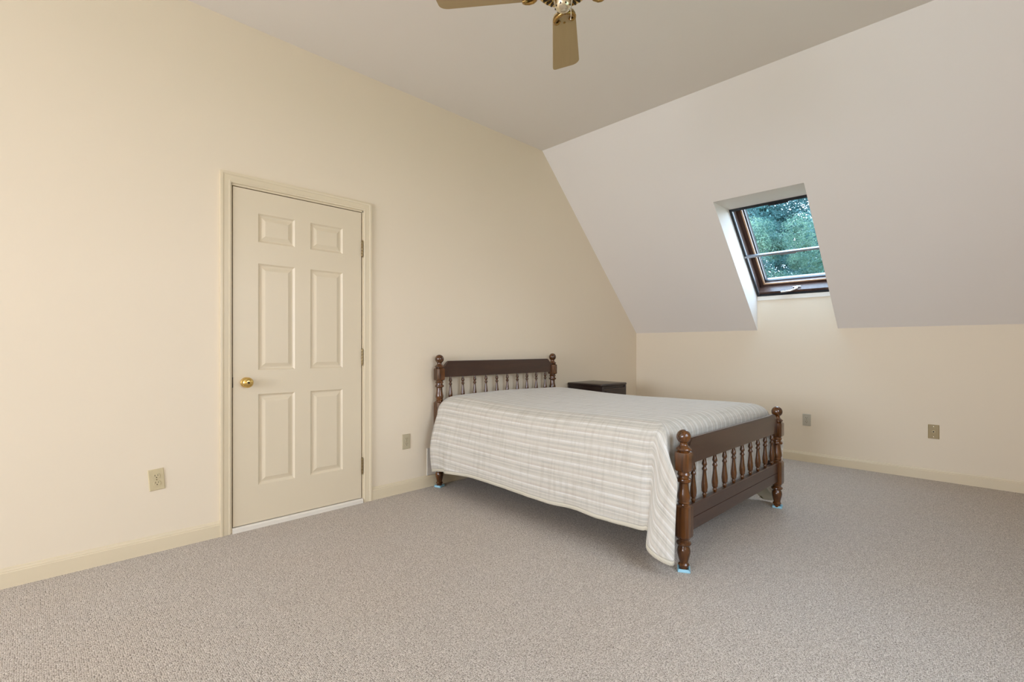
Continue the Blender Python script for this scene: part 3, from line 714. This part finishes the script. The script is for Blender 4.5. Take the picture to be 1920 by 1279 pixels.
# ------------------------------------------------------------------ outside: lawn and trees
bm = bmesh.new(); box(bm, -30, 60, -45, 45, -3.4, -3.2)
sg = NT('lawn_grass'); nz_ = sg.n('TexNoise', Scale=6.0, Detail=4.0); sg.l(sg.coord(), nz_.inputs['Vector']); sg.l(sg.mix(nz_.outputs[0], (.05, .12, .04), (.09, .17, .06)), sg.b.inputs['Base Color']); sg.set(Roughness=.9)
struct('ground', bm, sg.m, label='lawn outside the house')
M_bark = wood('tree_bark', (.03, .028, .024), (.06, .05, .045), .9, 'z', .3, 0)
def tree(loc, rad, zc, hz, nleaf, mat, label, seed, leaf=.12, nb=64, b0_=.16, b1_=.30):
    rnd = random.Random(seed); e = tag(empty('tree', loc), label, 'tree', 'trees outside the skylight')
    bm = bmesh.new(); base = -3.2
    tube(bm, [(0, 0, base), (.05, .02, base+1.5), (0, .1, zc-hz*.6), (.1, 0, zc-hz*.35)], [.20, .16, .10, .03], 10)
    for k in range(7):
        a = k*2.4; z = zc-hz*.75+k*hz*.06
        tube(bm, [(0, .05, z), (rad*.25*math.cos(a), rad*.25*math.sin(a), z+.3), (rad*.55*math.cos(a), rad*.55*math.sin(a), z+.7)], [.05, .03, .012], 6)
    obj('trunk', bm, M_bark, e, 50)
    blobs = []
    for k in range(nb):
        while True:
            p = Vector((rnd.uniform(-1, 1), rnd.uniform(-1, 1), rnd.uniform(-1, 1)))
            if .25 < p.length < 1: break
        blobs.append((Vector((p.x*rad, p.y*rad, zc+p.z*hz)), rnd.uniform(b0_, b1_)*rad))
    vs, fs = [], []
    core = bmesh.new()
    for c, r in blobs: bmesh.ops.create_icosphere(core, subdivisions=2, radius=r*.24, matrix=Matrix.Translation(c - Vector((0, 0, .12*r))))
    for v in core.verts: v.co += Vector((noise.noise(v.co*3), noise.noise(v.co*3+Vector((9, 0, 0))), noise.noise(v.co*3+Vector((0, 9, 0)))))*.12
    core.verts.index_update(); vs += [tuple(v.co) for v in core.verts]; fs += [tuple(v.index for v in f.verts) for f in core.faces]; core.free()
    for k in range(nleaf):
        c, r = blobs[k % len(blobs)]
        d = Vector((rnd.gauss(0, 1), rnd.gauss(0, 1), rnd.gauss(0, 1))).normalized()
        p = c + d*r*(rnd.random()**.4); p.z -= .12*r
        n = (d*.6 + Vector((rnd.gauss(0, .5), rnd.gauss(0, .5), rnd.gauss(.5, .5)))).normalized()
        u = n.orthogonal().normalized(); u.rotate(Matrix.Rotation(rnd.uniform(0, 6.28), 3, n)); w = n.cross(u)
        s_ = leaf*rnd.uniform(.6, 1.25); i0_ = len(vs)
        vs += [tuple(p-u*s_), tuple(p+w*s_*.42+n*.01), tuple(p+u*s_), tuple(p-w*s_*.42+n*.01)]; fs.append((i0_, i0_+1, i0_+2, i0_+3))
    me = bpy.data.meshes.new('foliage'); me.from_pydata(vs, [], fs); me.materials.append(mat)
    f = bpy.data.objects.new('foliage', me); C.objects.link(f); f.parent = e
L1 = leaves('blue_green_leaves', (.020, .080, .084), (.090, .205, .190)); L2 = leaves('light_green_leaves', (.034, .110, .098), (.170, .275, .190)); L3 = leaves('deep_green_leaves', (.023, .088, .094), (.082, .195, .190))
tree((10.4, 1.6, 0), 1.9, 2.4, 2.8, 60000, L2, 'light green leafy tree seen through the skylight, nearest the window', 1, .040)
tree((15.0, -.1, 0), 2.35, 4.2, 5.0, 70000, L1, 'blue green tree at the right of the skylight view', 2, .050, 80)
tree((15.2, 5.2, 0), 2.4, 3.8, 4.6, 64000, L1, 'blue green tree at the left of the skylight view', 3, .056, 80)
tree((25.5, 5.6, 0), 6.6, 5.0, 8.2, 170000, L3, 'deep green tree farthest behind the others outside the skylight', 5, .10, 160, .20, .34)

# ------------------------------------------------------------------ light
w = bpy.data.worlds.new('overcast_sky'); sc.world = w; w.use_nodes = True; nt = w.node_tree
bg = nt.nodes['Background']; tc = nt.nodes.new('ShaderNodeTexCoord'); sp_ = nt.nodes.new('ShaderNodeSeparateXYZ'); rp = nt.nodes.new('ShaderNodeValToRGB')
nt.links.new(tc.outputs['Generated'], sp_.inputs[0]); nt.links.new(sp_.outputs[2], rp.inputs[0]); nt.links.new(rp.outputs[0], bg.inputs[0])
rp.color_ramp.elements[0].position = 0.0; rp.color_ramp.elements[0].color = (.86, .92, 1.04, 1); rp.color_ramp.elements[1].position = .9; rp.color_ramp.elements[1].color = (1.02, 1.30, 1.72, 1)
bg.inputs[1].default_value = 13.0
def area(name, loc, direction, sx, sy, power, col, portal=False):
    l = bpy.data.lights.new(name, 'AREA'); l.shape = 'RECTANGLE'; l.size = sx; l.size_y = sy; l.energy = power; l.color = col
    o = bpy.data.objects.new(name, l); C.objects.link(o); o.location = loc
    o.rotation_euler = Vector(direction).to_track_quat('-Z', 'Y').to_euler()
    if portal: l.cycles.is_portal = True
    return o
sky_c = MS @ Vector((WW/2, LL/2, .22))
pl = area('skylight_portal', sky_c, -out, WW+.1, LL+.1, 1, (1, 1, 1), True)
pl.rotation_euler = Matrix((( ax.x, up.x, out.x), (ax.y, up.y, out.y), (ax.z, up.z, out.z))).to_euler()
pl.data.size = WW+.1; pl.data.size_y = LL+.1
area('portal_end_window', (XL-.16, (W2[0]+W2[1])/2, (W2[2]+W2[3])/2), (1, 0, 0), W2[1]-W2[0], W2[3]-W2[2], 1, (1, 1, 1), True)
area('portal_back_window', ((W3[0]+W3[1])/2, YB-.16, (W3[2]+W3[3])/2), (0, 1, 0), W3[1]-W3[0], W3[3]-W3[2], 1, (1, 1, 1), True)
area('daylight_end_window', (XL+.02, (W2[0]+W2[1])/2, (W2[2]+W2[3])/2), (1, 0, -.02), W2[1]-W2[0], W2[3]-W2[2], 302, (.83, .92, 1.12))
area('daylight_back_window', ((W3[0]+W3[1])/2, YB+.02, (W3[2]+W3[3])/2), (0, 1, -.02), W3[1]-W3[0], W3[3]-W3[2], 8, (.83, .92, 1.14))

# ------------------------------------------------------------------ camera
cd = bpy.data.cameras.new('camera'); cam = bpy.data.objects.new('camera', cd); C.objects.link(cam)
cam.location = (-5.4105, -3.2603, 1.1101); cam.rotation_euler = (R_(90), 0, R_(45.3424-90))
cd.sensor_width = 36; cd.lens = 36*916.573/1920; cd.shift_y = 13.28/1920; cd.clip_start = .02; cd.clip_end = 300
sc.camera = cam
sc.view_settings.view_transform = 'Standard'; sc.view_settings.look = 'None'; sc.view_settings.exposure = -0.96; sc.view_settings.gamma = 1
sc.view_settings.use_curve_mapping = False
cy = sc.cycles; cy.use_denoising = True; cy.max_bounces = 10; cy.diffuse_bounces = 6; cy.glossy_bounces = 4; cy.transparent_max_bounces = 16
cy.sample_clamp_indirect = 6.0; cy.use_adaptive_sampling = True; cy.adaptive_threshold = .04
